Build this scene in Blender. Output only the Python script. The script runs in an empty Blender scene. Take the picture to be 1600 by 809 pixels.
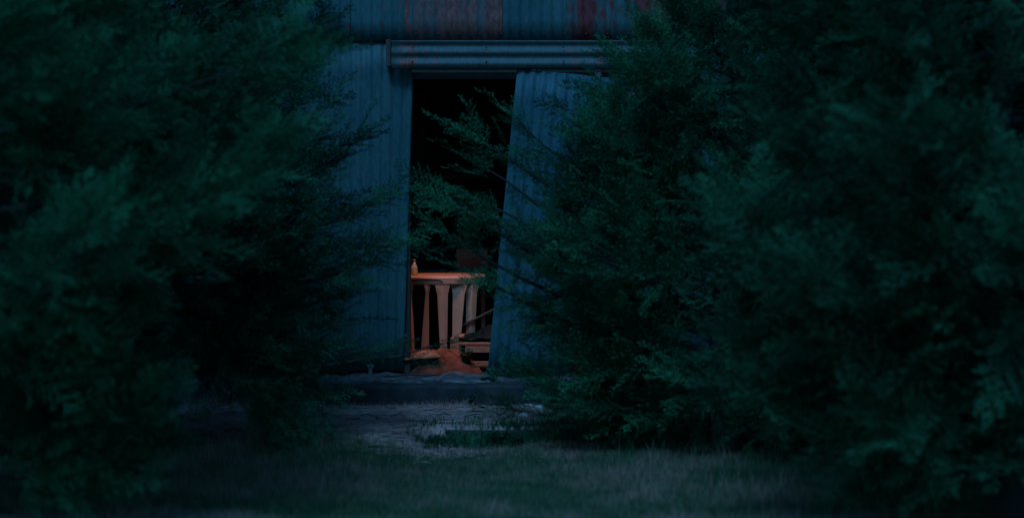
import bpy, bmesh, math, random
import numpy as np
from mathutils import Vector, Matrix
R = math.radians
rnd = random.Random(7)
rng = np.random.default_rng(11)
scene = bpy.context.scene
C = scene.collection

# ---------------------------------------------------------------- camera
cam_d = bpy.data.cameras.new('camera')
cam = bpy.data.objects.new('camera', cam_d); C.objects.link(cam)
cam.location = (0, 0, 1.5)
cam.rotation_euler = (R(90 - 2.14), 0, 0)
cam_d.sensor_width = 36; cam_d.lens = 78.07
cam_d.clip_start = 0.1; cam_d.clip_end = 3000
cam_d.dof.use_dof = True; cam_d.dof.focus_distance = 16.0; cam_d.dof.aperture_fstop = 1.15
scene.camera = cam

# ---------------------------------------------------------------- dusk sky
SUN_EL, SUN_AZ = R(50.0), R(200)          # behind the camera, seen through a deep blue dusk
world = bpy.data.worlds.new('World'); scene.world = world; world.use_nodes = True
wn = world.node_tree; wn.nodes.clear()
sky = wn.nodes.new('ShaderNodeTexSky'); sky.sky_type = 'NISHITA'; sky.sun_disc = False
sky.sun_elevation = SUN_EL; sky.sun_rotation = SUN_AZ; sky.ozone_density = 2.0; sky.dust_density = 0.3
mixn = wn.nodes.new('ShaderNodeMix'); mixn.data_type = 'RGBA'; mixn.blend_type = 'MULTIPLY'
mixn.inputs[0].default_value = 1.0; mixn.inputs[7].default_value = (0.19, 0.66, 1.0, 1)   # deep blue hour
bg = wn.nodes.new('ShaderNodeBackground'); bg.inputs[1].default_value = 0.085
wo = wn.nodes.new('ShaderNodeOutputWorld')
wn.links.new(sky.outputs[0], mixn.inputs[6]); wn.links.new(mixn.outputs[2], bg.inputs[0]); wn.links.new(bg.outputs[0], wo.inputs[0])
sun_d = bpy.data.lights.new('sun', 'SUN'); sun_d.energy = 1.5; sun_d.angle = R(18); sun_d.color = (0.16, 0.5, 1.0)
sun = bpy.data.objects.new('sun', sun_d); C.objects.link(sun)
sun.rotation_euler = (R(38), 0, R(-14))
scene.view_settings.view_transform = 'Standard'; scene.view_settings.look = 'None'
scene.view_settings.exposure = 0.22; scene.view_settings.gamma = 1.0
scene.render.engine = 'CYCLES'
scene.cycles.max_bounces = 6
scene.cycles.light_sampling_threshold = 0.0
scene.cycles.use_denoising = True

# ---------------------------------------------------------------- helpers
def link_mesh(name, me, m, parent=None):
    o = bpy.data.objects.new(name, me); C.objects.link(o)
    if m is not None and not me.materials: me.materials.append(m)
    if parent is not None: o.parent = parent
    return o
def obj(name, bm, m, parent=None, smooth=False):
    me = bpy.data.meshes.new(name); bm.normal_update(); bm.to_mesh(me); bm.free()
    if smooth:
        for p in me.polygons: p.use_smooth = True
    return link_mesh(name, me, m, parent)
def np_mesh(name, V, F, m, parent=None, smooth=False, attr=None):
    """V (n,3), F (k,3|4) numpy"""
    me = bpy.data.meshes.new(name)
    V = np.asarray(V, dtype=np.float32); F = np.asarray(F, dtype=np.int32)
    k = F.shape[1]
    me.vertices.add(len(V)); me.vertices.foreach_set('co', V.ravel())
    me.loops.add(F.size); me.loops.foreach_set('vertex_index', F.ravel())
    me.polygons.add(len(F)); me.polygons.foreach_set('loop_start', np.arange(0, F.size, k, dtype=np.int32))
    me.polygons.foreach_set('loop_total', np.full(len(F), k, dtype=np.int32))
    if smooth: me.polygons.foreach_set('use_smooth', np.ones(len(F), dtype=bool))
    if attr is not None:
        a = me.attributes.new('tone', 'FLOAT', 'POINT'); a.data.foreach_set('value', np.asarray(attr, dtype=np.float32))
    me.update(); me.validate()
    return link_mesh(name, me, m, parent)
def tag(o, label=None, cat=None, group=None, kind=None):
    if label: o['label'] = label
    if cat: o['category'] = cat
    if group: o['group'] = group
    if kind: o['kind'] = kind
    return o
def thing(name, label, cat, loc=(0, 0, 0), rot=(0, 0, 0), group=None):
    o = bpy.data.objects.new(name, None); C.objects.link(o)
    o.empty_display_size = 0.2; o.location = loc; o.rotation_euler = rot
    return tag(o, label, cat, group)
def add_box(bm, c, s, rot=None, bevel=0.0):
    r = bmesh.ops.create_cube(bm, size=1.0)
    M = Matrix.Translation(c) @ (rot.to_matrix().to_4x4() if rot is not None else Matrix.Identity(4)) @ Matrix.Diagonal((*s, 1))
    bmesh.ops.transform(bm, matrix=M, verts=r['verts'])
    if bevel:
        es = list({e for v in r['verts'] for e in v.link_edges})
        bmesh.ops.bevel(bm, geom=es, offset=bevel, segments=2, affect='EDGES', profile=0.6)
def box(name, c, s, m, parent=None, rot=None, bevel=0.004):
    bm = bmesh.new(); add_box(bm, c, s, rot, bevel); return obj(name, bm, m, parent)
def tube_arrays(pts, rad, n=6):
    pts = [Vector(p) for p in pts]; V = []; F = []
    up = Vector((0.31, 0.17, 0.93))
    for i, p in enumerate(pts):
        t = (pts[min(i+1, len(pts)-1)] - pts[max(i-1, 0)]).normalized()
        a = t.cross(up);  a = a.normalized() if a.length > 1e-4 else Vector((1, 0, 0))
        b = t.cross(a)
        for k in range(n):
            an = 2*math.pi*k/n; V.append(p + (a*math.cos(an) + b*math.sin(an))*rad[i])
    for i in range(len(pts)-1):
        for k in range(n):
            F.append((i*n+k, i*n+(k+1) % n, (i+1)*n+(k+1) % n, (i+1)*n+k))
    return V, F
def add_tube(bm, pts, rad, n=8):
    V, F = tube_arrays(pts, rad, n)
    vs = [bm.verts.new(v) for v in V]
    for f in F: bm.faces.new([vs[i] for i in f])
    bm.faces.new(vs[:n][::-1]); bm.faces.new(vs[-n:])
def add_lathe(bm, prof, n=20, c=(0, 0, 0)):
    rings = []
    for r, z in prof:
        rings.append([bm.verts.new((c[0]+r*math.cos(2*math.pi*k/n), c[1]+r*math.sin(2*math.pi*k/n), c[2]+z)) for k in range(n)])
    for a, b in zip(rings, rings[1:]):
        for k in range(n): bm.faces.new((a[k], a[(k+1) % n], b[(k+1) % n], b[k]))
    bm.faces.new(rings[0][::-1]); bm.faces.new(rings[-1])
FPX = 36 and 1600*78.07/36
def at(px, py_z, Y): return ((px-800)/FPX*Y, Y, py_z)

# ---------------------------------------------------------------- materials
def mat(name, col, rough=0.8, metallic=0.0, col2=None, scale=6.0, stretch=(1, 1, 1), bump=0.15, bscale=40.0, spec=0.3, detail=6, lo=0.35, hi=0.65, bdist=0.01):
    m = bpy.data.materials.new(name); m.use_nodes = True; nt = m.node_tree; nt.nodes.clear(); N = nt.nodes.new; L = nt.links.new
    out = N('ShaderNodeOutputMaterial'); b = N('ShaderNodeBsdfPrincipled'); L(b.outputs[0], out.inputs[0])
    b.inputs['Roughness'].default_value = rough; b.inputs['Metallic'].default_value = metallic
    b.inputs['Specular IOR Level'].default_value = spec
    tc = N('ShaderNodeTexCoord'); mp = N('ShaderNodeMapping'); mp.inputs['Scale'].default_value = stretch
    L(tc.outputs['Object'], mp.inputs[0])
    nz = N('ShaderNodeTexNoise'); nz.inputs['Scale'].default_value = scale; nz.inputs['Detail'].default_value = detail
    L(mp.outputs[0], nz.inputs['Vector'])
    cr = N('ShaderNodeValToRGB'); cr.color_ramp.elements[0].position = lo; cr.color_ramp.elements[1].position = hi
    cr.color_ramp.elements[0].color = (*col, 1); cr.color_ramp.elements[1].color = (*(col2 or col), 1)
    L(nz.outputs[0], cr.inputs[0]); L(cr.outputs[0], b.inputs['Base Color'])
    nb = N('ShaderNodeTexNoise'); nb.inputs['Scale'].default_value = bscale; nb.inputs['Detail'].default_value = 5
    L(mp.outputs[0], nb.inputs['Vector'])
    bu = N('ShaderNodeBump'); bu.inputs['Strength'].default_value = bump; bu.inputs['Distance'].default_value = bdist
    L(nb.outputs[0], bu.inputs['Height']); L(bu.outputs[0], b.inputs['Normal'])
    m['_'] = 0
    return m
def mat_iron(name, rust, streak=1.0, seed=0.0, rc0=(.15, .042, .035), rc1=(.40, .11, .08), soft=0.0, base=(0.06, 0.145, 0.138), base2=(0.030, 0.10, 0.105), horiz=False):
    """weathered galvanised iron: mottled zinc, with vertical rust streaks; rust 0..1"""
    m = bpy.data.materials.new(name); m.use_nodes = True; nt = m.node_tree; nt.nodes.clear(); N = nt.nodes.new; L = nt.links.new
    out = N('ShaderNodeOutputMaterial'); b = N('ShaderNodeBsdfPrincipled'); L(b.outputs[0], out.inputs[0])
    tc = N('ShaderNodeTexCoord')
    def noise(scale, st, off, det=6):
        mp = N('ShaderNodeMapping'); mp.inputs['Scale'].default_value = st; mp.inputs['Location'].default_value = (off, off*1.7, off*.6)
        L(tc.outputs['Object'], mp.inputs[0])
        n = N('ShaderNodeTexNoise'); n.inputs['Scale'].default_value = scale; n.inputs['Detail'].default_value = det
        L(mp.outputs[0], n.inputs['Vector']); return n
    def ramp(src, a, c0, bb, c1):
        r = N('ShaderNodeValToRGB'); r.color_ramp.elements[0].position = a; r.color_ramp.elements[1].position = bb
        r.color_ramp.elements[0].color = (*c0, 1); r.color_ramp.elements[1].color = (*c1, 1); L(src, r.inputs[0]); return r
    z = noise(7, (1, 1, .35), seed); zinc = ramp(z.outputs[0], .3, base2, .7, base)
    f = noise(60, (1, 1, .3), seed+3); fine = ramp(f.outputs[0], .3, (.72,)*3, .75, (1.12,)*3)
    mz = N('ShaderNodeMix'); mz.data_type = 'RGBA'; mz.blend_type = 'MULTIPLY'; mz.inputs[0].default_value = 1
    L(zinc.outputs[0], mz.inputs[6]); L(fine.outputs[0], mz.inputs[7])
    st = (1, 1, .12*streak) if not horiz else (.15, 1, 1)
    r1 = noise(9, st, seed+9, 8); r2 = noise(26, (1, 1, .5), seed+5, 8)
    add = N('ShaderNodeMath'); add.operation = 'MULTIPLY_ADD'; add.inputs[1].default_value = .45
    L(r2.outputs[0], add.inputs[0]); L(r1.outputs[0], add.inputs[2])
    c = 1.10 - rust*.45
    rf = ramp(add.outputs[0], max(0, c-.06-soft), (0, 0, 0), min(1, c+.05+soft), (1, 1, 1))
    rc = noise(35, (1, 1, .6), seed+1); rcol = ramp(rc.outputs[0], .3, rc0, .7, rc1)
    mx = N('ShaderNodeMix'); mx.data_type = 'RGBA'; L(rf.outputs[0], mx.inputs[0]); L(mz.outputs[2], mx.inputs[6]); L(rcol.outputs[0], mx.inputs[7])
    L(mx.outputs[2], b.inputs['Base Color'])
    b.inputs['Metallic'].default_value = 0.15; b.inputs['Roughness'].default_value = 0.62; b.inputs['Specular IOR Level'].default_value = .3
    nb = noise(90, (1, 1, 1), seed+2); bu = N('ShaderNodeBump'); bu.inputs['Strength'].default_value = .2; bu.inputs['Distance'].default_value = .003
    L(nb.outputs[0], bu.inputs['Height']); L(bu.outputs[0], b.inputs['Normal'])
    return m
def mat_leaf(name, c0, c1, c2):
    """scale foliage: per-spray tone, fresh tips lighter, slight light through"""
    m = bpy.data.materials.new(name); m.use_nodes = True; nt = m.node_tree; nt.nodes.clear(); N = nt.nodes.new; L = nt.links.new
    out = N('ShaderNodeOutputMaterial'); b = N('ShaderNodeBsdfPrincipled')
    at_ = N('ShaderNodeAttribute'); at_.attribute_name = 'tone'
    tc = N('ShaderNodeTexCoord'); nz = N('ShaderNodeTexNoise'); nz.inputs['Scale'].default_value = 2.4; nz.inputs['Detail'].default_value = 3
    L(tc.outputs['Object'], nz.inputs['Vector'])
    ad = N('ShaderNodeMath'); ad.operation = 'MULTIPLY_ADD'; ad.inputs[1].default_value = 1.7; ad.inputs[2].default_value = -.85  # clump noise puts light and shade contrast into the leaf colour
    L(nz.outputs[0], ad.inputs[0]); a2 = N('ShaderNodeMath'); L(ad.outputs[0], a2.inputs[0]); L(at_.outputs['Fac'], a2.inputs[1])
    cr = N('ShaderNodeValToRGB'); e = cr.color_ramp.elements; e[0].position = .1; e[0].color = (*c0, 1); e[1].position = .95; e[1].color = (*c2, 1)
    q = e.new(.5); q.color = (*c1, 1)
    L(a2.outputs[0], cr.inputs[0]); L(cr.outputs[0], b.inputs['Base Color'])
    b.inputs['Roughness'].default_value = .75; b.inputs['Specular IOR Level'].default_value = .15
    tr = N('ShaderNodeBsdfTranslucent'); L(cr.outputs[0], tr.inputs[0])
    ms = N('ShaderNodeMixShader'); ms.inputs[0].default_value = .12
    L(b.outputs[0], ms.inputs[1]); L(tr.outputs[0], ms.inputs[2]); L(ms.outputs[0], out.inputs[0])
    return m
def mat_ground():
    m = bpy.data.materials.new('dry_ground'); m.use_nodes = True; nt = m.node_tree; nt.nodes.clear(); N = nt.nodes.new; L = nt.links.new
    out = N('ShaderNodeOutputMaterial'); b = N('ShaderNodeBsdfPrincipled'); L(b.outputs[0], out.inputs[0]); b.inputs['Roughness'].default_value = .95
    b.inputs['Specular IOR Level'].default_value = .1
    tc = N('ShaderNodeTexCoord'); mp = N('ShaderNodeMapping'); mp.inputs['Scale'].default_value = (1, 2.2, 1); L(tc.outputs['Object'], mp.inputs[0])
    n1 = N('ShaderNodeTexNoise'); n1.inputs['Scale'].default_value = 5; n1.inputs['Detail'].default_value = 9; L(mp.outputs[0], n1.inputs['Vector'])
    cr = N('ShaderNodeValToRGB'); e = cr.color_ramp.elements; e[0].position = .32; e[0].color = (.27, .145, .125, 1); e[1].position = .68; e[1].color = (.62, .35, .29, 1)
    L(n1.outputs[0], cr.inputs[0])
    n2 = N('ShaderNodeTexNoise'); n2.inputs['Scale'].default_value = 1.1; n2.inputs['Detail'].default_value = 6; L(tc.outputs['Object'], n2.inputs['Vector'])
    gr = N('ShaderNodeValToRGB'); gr.color_ramp.elements[0].position = .4; gr.color_ramp.elements[0].color = (.07, .10, .045, 1); gr.color_ramp.elements[1].position = .65; gr.color_ramp.elements[1].color = (.15, .13, .07, 1)
    L(n2.outputs[0], gr.inputs[0])
    sp = N('ShaderNodeSeparateXYZ'); L(tc.outputs['Object'], sp.inputs[0])
    # the turf ends about 13.6 m out, uneven edge
    md = N('ShaderNodeMath'); md.operation = 'MULTIPLY_ADD'; md.inputs[1].default_value = 1.6; L(n2.outputs[0], md.inputs[0]); L(sp.outputs['Y'], md.inputs[2])
    mr = N('ShaderNodeMapRange'); mr.inputs['From Min'].default_value = 14.2; mr.inputs['From Max'].default_value = 14.9; L(md.outputs[0], mr.inputs['Value'])
    mx = N('ShaderNodeMix'); mx.data_type = 'RGBA'; L(mr.outputs[0], mx.inputs[0]); L(gr.outputs[0], mx.inputs[6]); L(cr.outputs[0], mx.inputs[7])
    L(mx.outputs[2], b.inputs['Base Color'])
    bu = N('ShaderNodeBump'); bu.inputs['Strength'].default_value = .6; bu.inputs['Distance'].default_value = .02; L(n1.outputs[0], bu.inputs['Height']); L(bu.outputs[0], b.inputs['Normal'])
    return m
M = {
 'iron': mat_iron('galvanised_iron', .30),
 'iron2': mat_iron('galvanised_iron_worn', .74, seed=4),
 'iron_rust': mat_iron('galvanised_iron_rusty', .97, seed=8, soft=.09, rc0=(.15, .05, .045), rc1=(.36, .13, .10)),
 'iron_heavy': mat_iron('galvanised_iron_rusted_through', .95, seed=13, soft=.01, streak=.8, rc0=(.12, .02, .02), rc1=(.27, .05, .045)),
 'iron_hood': mat_iron('galvanised_hood', .48, seed=21, base=(.092, .135, .125), base2=(.07, .105, .10)),
 'door': mat_iron('galvanised_door', .22, seed=17, base=(.045, .135, .145), base2=(.028, .10, .115)),
 'darkwood': mat('old_dark_timber', (.05, .035, .03), col2=(.10, .065, .05), scale=8, stretch=(1, 1, .2), bump=.5),
 'wood': mat('dusty_timber', (.22, .13, .08), col2=(.36, .22, .14), scale=10, stretch=(.3, 1, 1), bump=.4),
 'board': mat('orange_brown_board', (.38, .11, .05), col2=(.50, .17, .09), scale=9, bump=.2),
 'inner': mat('barn_lining', (.05, .045, .045), col2=(.08, .07, .07), scale=3),
 'floor': mat('barn_floor_dust', (.16, .10, .07), col2=(.22, .13, .09), scale=5, bump=.4),
 'soil': mat('red_brown_soil', (.16, .04, .022), col2=(.32, .085, .042), scale=9, bump=.9, bscale=55, detail=9, bdist=.02, spec=.05, rough=1),
 'moss': mat('mossy_shade_toned_stone', (.02, .035, .022), col2=(.05, .06, .04), scale=12, bump=.8),  # moss green, darkened to carry the shade on the kerb face
 'apron': mat('dusty_rubble_dirt', (.07, .06, .055), col2=(.20, .16, .14), scale=14, bump=.9, bscale=50, bdist=.02, detail=9),
 'leaf_shade': mat_leaf('juniper_scales_shade', (.006, .022, .011), (.012, .05, .024), (.022, .10, .045)),  # darker copy of leaf; shade of the depths put into the colour
 'conc': mat('weathered_concrete', (.07, .07, .07), col2=(.19, .17, .155), scale=7, bump=.5, bscale=60),
 'conc_shade': mat('shade_toned_concrete', (.018, .024, .022), col2=(.048, .05, .048), scale=8, bump=.6, bscale=40),  # kerb concrete with the shade of its front face put into the colour
 'plastic': mat('faded_plastic', (.56, .26, .15), col2=(.66, .31, .185), scale=5, rough=.5, bump=.08, bscale=80, spec=.4),
 'cable': mat('dark_cable', (.05, .03, .03), rough=.6),
 'carton': mat('reddish_carton', (.38, .12, .085), col2=(.48, .18, .13), scale=8, bump=.3),
 'sack': mat('black_sheeting', (.012, .012, .014), col2=(.02, .02, .022), rough=.6, bump=.5, bscale=20),
 'red': mat('red_paint', (.80, .04, .03), col2=(.65, .05, .04), scale=20, rough=.55),
 'bark': mat('grey_bark', (.025, .02, .018), col2=(.05, .04, .033), scale=18, stretch=(1, 1, .2), bump=.8),
 'stone': mat('pale_stone', (.42, .42, .40), col2=(.6, .58, .55), scale=12, bump=.4),
 'steel': mat('dull_steel', (.2, .2, .2), rough=.5, metallic=.6, bump=.1),
 'leaf': mat_leaf('juniper_scales', (.008, .040, .017), (.019, .122, .050), (.038, .22, .088)),
 'leaf_mid': mat_leaf('juniper_scales_dark', (.009, .032, .015), (.017, .082, .036), (.036, .18, .078)),  # darker copy of leaf, with some crown shade put into the colour
 'grass': mat_leaf('turf_blades', (.022, .078, .03), (.07, .125, .06), (.36, .21, .155)),
 'straw': mat_leaf('straw_stalks', (.22, .12, .10), (.48, .26, .21), (.72, .45, .38)),
 'ground': mat_ground(),
}
def glass(name, col, trans=1.0):
    m = bpy.data.materials.new(name); m.use_nodes = True; b = m.node_tree.nodes['Principled BSDF']
    b.inputs['Base Color'].default_value = (*col, 1); b.inputs['Transmission Weight'].default_value = trans; b.inputs['Roughness'].default_value = .12; b.inputs['IOR'].default_value = 1.45
    return m
M['glass'] = glass('bottle_glass', (.8, .72, .7), .55)
M['yellow'] = mat('yellow_paper', (.42, .28, .05), col2=(.5, .34, .08), scale=40)

# ---------------------------------------------------------------- ground: one sheet to the horizon
def ground_z(x, y):
    n = .012*math.sin(x*3.1+y*1.3)+.010*math.sin(x*7.7-y*4.1)+.008*math.sin(y*9+x*2.2)
    def sm(a, b, v): t = min(1, max(0, (v-a)/(b-a))); return t*t*(3-2*t)
    left = -.21 + .11*sm(12.6, 14.2, y)                      # a gentle bank on the left
    right = -.21 + .11*sm(14.19, 14.24, y)                   # behind the low kerb on the right
    k = sm(-.75, -.55, x); z = left*(1-k)+right*k
    if y > 15.3: n *= .3
    return z + n
xs = [-1500, -400, -100, -30, -12, -8] + [round(-6+i*.1, 3) for i in range(121)] + [8, 12, 30, 100, 400, 1500]
ys = [-1500, -400, -100, -30, -5, 2, 5, 7] + [round(8+i*.1, 3) for i in range(61)] + [14.16, 14.19, 14.24, 14.3] + [round(14.4+i*.1, 3) for i in range(12)] + [16.0, 25, 60, 200, 800, 1500]
ys = sorted(set(ys))
V = [(x, y, ground_z(x, y) if (abs(x) <= 12 and 5 <= y <= 16) else (-.21 if y < 16.01 else -.25)) for y in ys for x in xs]
nx = len(xs)
F = [(j*nx+i, j*nx+i+1, (j+1)*nx+i+1, (j+1)*nx+i) for j in range(len(ys)-1) for i in range(nx-1)]
g = np_mesh('ground', V, F, M['ground'], smooth=True); tag(g, kind='structure')

# ---------------------------------------------------------------- barn
WY = 16.0
barn = thing('barn', 'old barn clad in blue-grey corrugated iron sheets with rust and a sliding door ajar', 'barn', (0, WY, 0))
def corrugated(name, x0, x1, z0, z1, y, m, parent, amp=.0058, pitch=.076, x0b=None, x1b=None, bow=.004, rot=None, horiz=False, th=.0012, ph=0.0, origin=(0, 0, 0)):
    """sheet in the x-z plane (local), ridges vertical; x0b/x1b = bottom edge if the sheet is not square"""
    x0b = x0 if x0b is None else x0b; x1b = x1 if x1b is None else x1b
    if not horiz:
        nu = max(8, int((x1-x0)/pitch*8)); nv = 10
    else:
        nv = max(10, int((z1-z0)/pitch*12)); nu = 16
    sd = rnd.random()*100
    Vs = []
    for s in (0, 1):
        for j in range(nv+1):
            for i in range(nu+1):
                u = i/nu; v = j/nv
                x = (x0b+(x1b-x0b)*u)*(1-v)+(x0+(x1-x0)*u)*v; z = z0+(z1-z0)*v
                w = amp*math.cos(2*math.pi*(((x0+(x1-x0)*u)) if not horiz else (z-z0))/pitch+ph)
                w += bow*math.sin(3.1*z+sd)*math.sin(4.3*x+sd) + .0015*math.sin(x*21+z*9+sd)
                if not horiz: z += .002*math.sin(x*17+sd)*(v in (0, 1))
                Vs.append((x+origin[0], y+w+s*th+origin[1], z+origin[2]))
    n = (nu+1)*(nv+1); Fs = []
    idx = lambda i, j, s: s*n+j*(nu+1)+i
    for j in range(nv):
        for i in range(nu):
            Fs.append((idx(i, j, 0), idx(i+1, j, 0), idx(i+1, j+1, 0), idx(i, j+1, 0)))
            Fs.append((idx(i, j, 1), idx(i, j+1, 1), idx(i+1, j+1, 1), idx(i+1, j, 1)))
    for i in range(nu):
        Fs.append((idx(i, 0, 0), idx(i, 0, 1), idx(i+1, 0, 1), idx(i+1, 0, 0))); Fs.append((idx(i, nv, 0), idx(i+1, nv, 0), idx(i+1, nv, 1), idx(i, nv, 1)))
    for j in range(nv):
        Fs.append((idx(0, j, 0), idx(0, j+1, 0), idx(0, j+1, 1), idx(0, j, 1))); Fs.append((idx(nu, j, 0), idx(nu, j, 1), idx(nu, j+1, 1), idx(nu, j+1, 0)))
    return np_mesh(name, Vs, Fs, m, parent, smooth=True)
# local coordinates of the barn: x world, y from the wall plane, z world
X = lambda px, Y=WY: (px-800)/FPX*Y
Z = lambda py, Y=WY: 1.5-(py-274.8)/FPX*Y
lap = Z(61)
# upper tier
edges = [-5000//1]
ub = [X(p) for p in (-420, -300, -160, -40, 80, 200, 320, 432, 545, 647, 781, 884, 1012, 1125, 1240, 1360, 1480, 1600, 1720, 1850, 1980)]
umat = ['iron', 'iron2', 'iron', 'iron', 'iron2', 'iron', 'iron', 'iron', 'iron2', 'iron_rust', 'iron', 'iron_heavy', 'iron_rust', 'iron_heavy', 'iron2', 'iron', 'iron2', 'iron', 'iron', 'iron2']
for i in range(len(ub)-1):
    s = corrugated('wall_sheet', ub[i], ub[i+1]+.02, lap-.02, 4.0, -.026-.006*(i % 2), M[umat[i]], barn, bow=.002)
    if umat[i] == 'iron_heavy': s['label'] = 'heavily rusted sheet streaked dark red above the doorway'
    if umat[i] == 'iron_rust': s['label'] = 'sheet mottled with brown rust'
# lower tier: left of the opening (ends above the floor), and right of the opening
lb = [X(p) for p in (-420, -300, -180, -60, 60, 180, 300, 420, 545)]
for i in range(len(lb)-1):
    corrugated('wall_sheet', lb[i], lb[i+1]+.02, Z(580) if i > 5 else -.12, lap, .004-.006*(i % 2), M['iron' if i % 3 else 'iron2'], barn, bow=.003)
jamb = corrugated('wall_sheet', X(545), X(648), Z(578.5), lap, -.008, M['iron'], barn, x0b=X(545), x1b=X(630), bow=.006)
rb = [X(p) for p in (925, 1040, 1160, 1280, 1400, 1520, 1640, 1760, 1880, 1980)]
for i in range(len(rb)-1):
    corrugated('wall_sheet', rb[i], rb[i+1]+.02, -.12, lap, .004-.006*(i % 2), M['iron' if i % 3 else 'iron2'], barn, bow=.003)
# timber frame around the opening
box('lintel', (X(790), .09, Z(116)+.02), (1.75, .13, .10), M['darkwood'], barn)
box('lintel_batten', (X(728), -.002, Z(122.5)), (.76, .03, .018), M['darkwood'], barn, bevel=.003)
box('door_post', (X(648)-.085, .10, 1.06), (.10, .14, 2.12), M['darkwood'], barn, bevel=.006)
box('door_post', (X(925)+.07, .10, 1.06), (.10, .14, 2.12), M['darkwood'], barn, bevel=.006)
# hood over the door track: one long sheet with level ridges
corrugated('track_hood', X(612, 15.87), X(1062, 15.87), Z(107.5, 15.87), Z(64.5, 15.87), -.13, M['iron_hood'], barn, horiz=True, pitch=.082, amp=.009, bow=.004, ph=.6)
box('hood_bracket', (X(607.5, 15.9), -.075, Z(85)), (.035, .10, .19), M['darkwood'], barn, bevel=.004)
box('hood_bracket', (X(1066, 15.9), -.075, Z(85)), (.035, .10, .19), M['darkwood'], barn, bevel=.004)
box('hood_board', (X(835, 15.9), -.055, Z(68)), (2.05, .10, .02), M['darkwood'], barn, bevel=.003)
box('door_track', (X(850, 15.93), -.045, Z(110)), (1.9, .035, .045), M['steel'], barn, bevel=.003)
nail_bm = bmesh.new(); add_lathe(nail_bm, [(.007, 0), (.007, .002), (.003, .005)], 8)
nail0 = None
npos = [(px, py, 15.853) for px in (645, 760, 880, 990) for py in (75, 97)]
for i, (px, py, Y) in enumerate(npos):
    if nail0 is None:
        nail0 = obj('screw', nail_bm, M['darkwood'], barn); o = nail0
    else:
        o = nail0.copy(); C.objects.link(o); o.parent = barn
    o.location = (X(px, Y), Y-WY, Z(py, Y)); o.rotation_euler = (R(90), 0, 0)
for k in range(15):
    o = nail0.copy(); C.objects.link(o); o.parent = barn; o.location = (X(552+k*33), -.037, lap+.03); o.rotation_euler = (R(90), 0, 0)
# sliding door hanging askew on its rear roller
door = bpy.data.objects.new('sliding_door', None); C.objects.link(door); door.parent = barn
door['label'] = 'blue-grey sliding door hanging askew, its foot swung to the left'
dY = 15.90; door.location = (X(808, dY), dY-WY, Z(108, dY)); door.rotation_euler = (0, R(5.6), 0)
Hd = 2.20
corrugated('door_sheet', 0, .36, -Hd, 0, 0, M['door'], door, bow=.006)
corrugated('door_sheet', .345, .70, -Hd, 0, -.004, M['door'], door, bow=.006)
for dz in (-.12, -1.1, -2.1): box('rail', (.35, .035, dz), (.68, .04, .08), M['darkwood'], door, bevel=.003)
box('roller', (.12, .02, .035), (.05, .03, .09), M['steel'], door, bevel=.008); box('roller', (.58, .02, .035), (.05, .03, .09), M['steel'], door, bevel=.008)
# shell: sides, back, roof, floor, board that blocks lamp light
box('light_block_board', (-2.6, .12, .0), (5.9-1.9, .05, .36), M['darkwood'], barn, bevel=.003)  # added behind the gap to stop lamp light leaking under the wall
box('side_wall', (-5.6, 3.6, 1.9), (.06, 6.9, 4.2), M['inner'], barn); box('side_wall', (5.42, 3.6, 1.9), (.06, 6.9, 4.2), M['inner'], barn)
box('rear_wall', (-.1, 7.1, 1.9), (11.1, .06, 4.2), M['inner'], barn)
for s in (-1, 1):
    box('roof', (-.1+s*2.95, 3.4, 4.75), (6.15, 7.6, .05), M['iron2'], barn, rot=Matrix.Rotation(s*R(14), 3, 'Y').to_euler(), bevel=0)
bm = bmesh.new()
for y in (.0, .06):
    pass
vs = [bm.verts.new(p) for p in ((-5.6, -.02, 3.99), (5.4, -.02, 3.99), (-.1, -.02, 5.42), (-5.6, .03, 3.99), (5.4, .03, 3.99), (-.1, .03, 5.42))]
bm.faces.new(vs[:3]); bm.faces.new(vs[3:][::-1]); bm.faces.new((vs[0], vs[3], vs[4], vs[1])); bm.faces.new((vs[1], vs[4], vs[5], vs[2])); bm.faces.new((vs[2], vs[5], vs[3], vs[0]))
obj('gable', bm, M['iron2'], barn)
box('barn_floor', (-.1, 3.62, -.10), (11.0, 6.9, .14), M['floor'], barn, bevel=0)

# ---------------------------------------------------------------- kerbs and threshold
def slab(name, c, s, m, parent=None, rot=None, jit=.012, cuts=5, bevel=.008):
    bm = bmesh.new(); bmesh.ops.create_cube(bm, size=1)
    bmesh.ops.scale(bm, vec=s, verts=bm.verts)
    if bevel: bmesh.ops.bevel(bm, geom=bm.edges[:], offset=bevel, segments=2, affect='EDGES')
    bmesh.ops.subdivide_edges(bm, edges=[e for e in bm.edges if e.calc_length() > .06], cuts=cuts, use_grid_fill=True)
    q = rnd.random()*50
    for v in bm.verts:
        p = v.co
        v.co += Vector((math.sin(p.y*19+p.z*23+q), math.sin(p.x*13+p.z*17+q*2), math.sin(p.x*15+p.y*21+q*3)))*jit
    o = obj(name, bm, m, parent, smooth=True); o.location = c
    if rot: o.rotation_euler = rot
    return o
k1 = slab('kerb', (X(618, 15.5), 15.62, -.05), (1.30, .24, .17), M['conc_shade'], jit=.005, cuts=9)
tag(k1, 'long low grey concrete kerb in front of the open doorway', 'kerb')
k2 = slab('kerb', (X(900, 15.4), 15.50, -.045), (1.4, .26, .19), M['conc_shade'], jit=.005, cuts=9)
tag(k2, 'concrete kerb with a pale top edge below the tilted door, half under the right tree', 'kerb')
k3 = slab('kerb', (.90, 14.26, -.195), (2.65, .13, .13), M['moss'], jit=.006, cuts=11)
tag(k3, 'low mossy kerb, darkened for shade, at the edge of the grass, nearest to the camera', 'kerb')
av = []; af = []; anx = 120; any_ = 8
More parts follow.
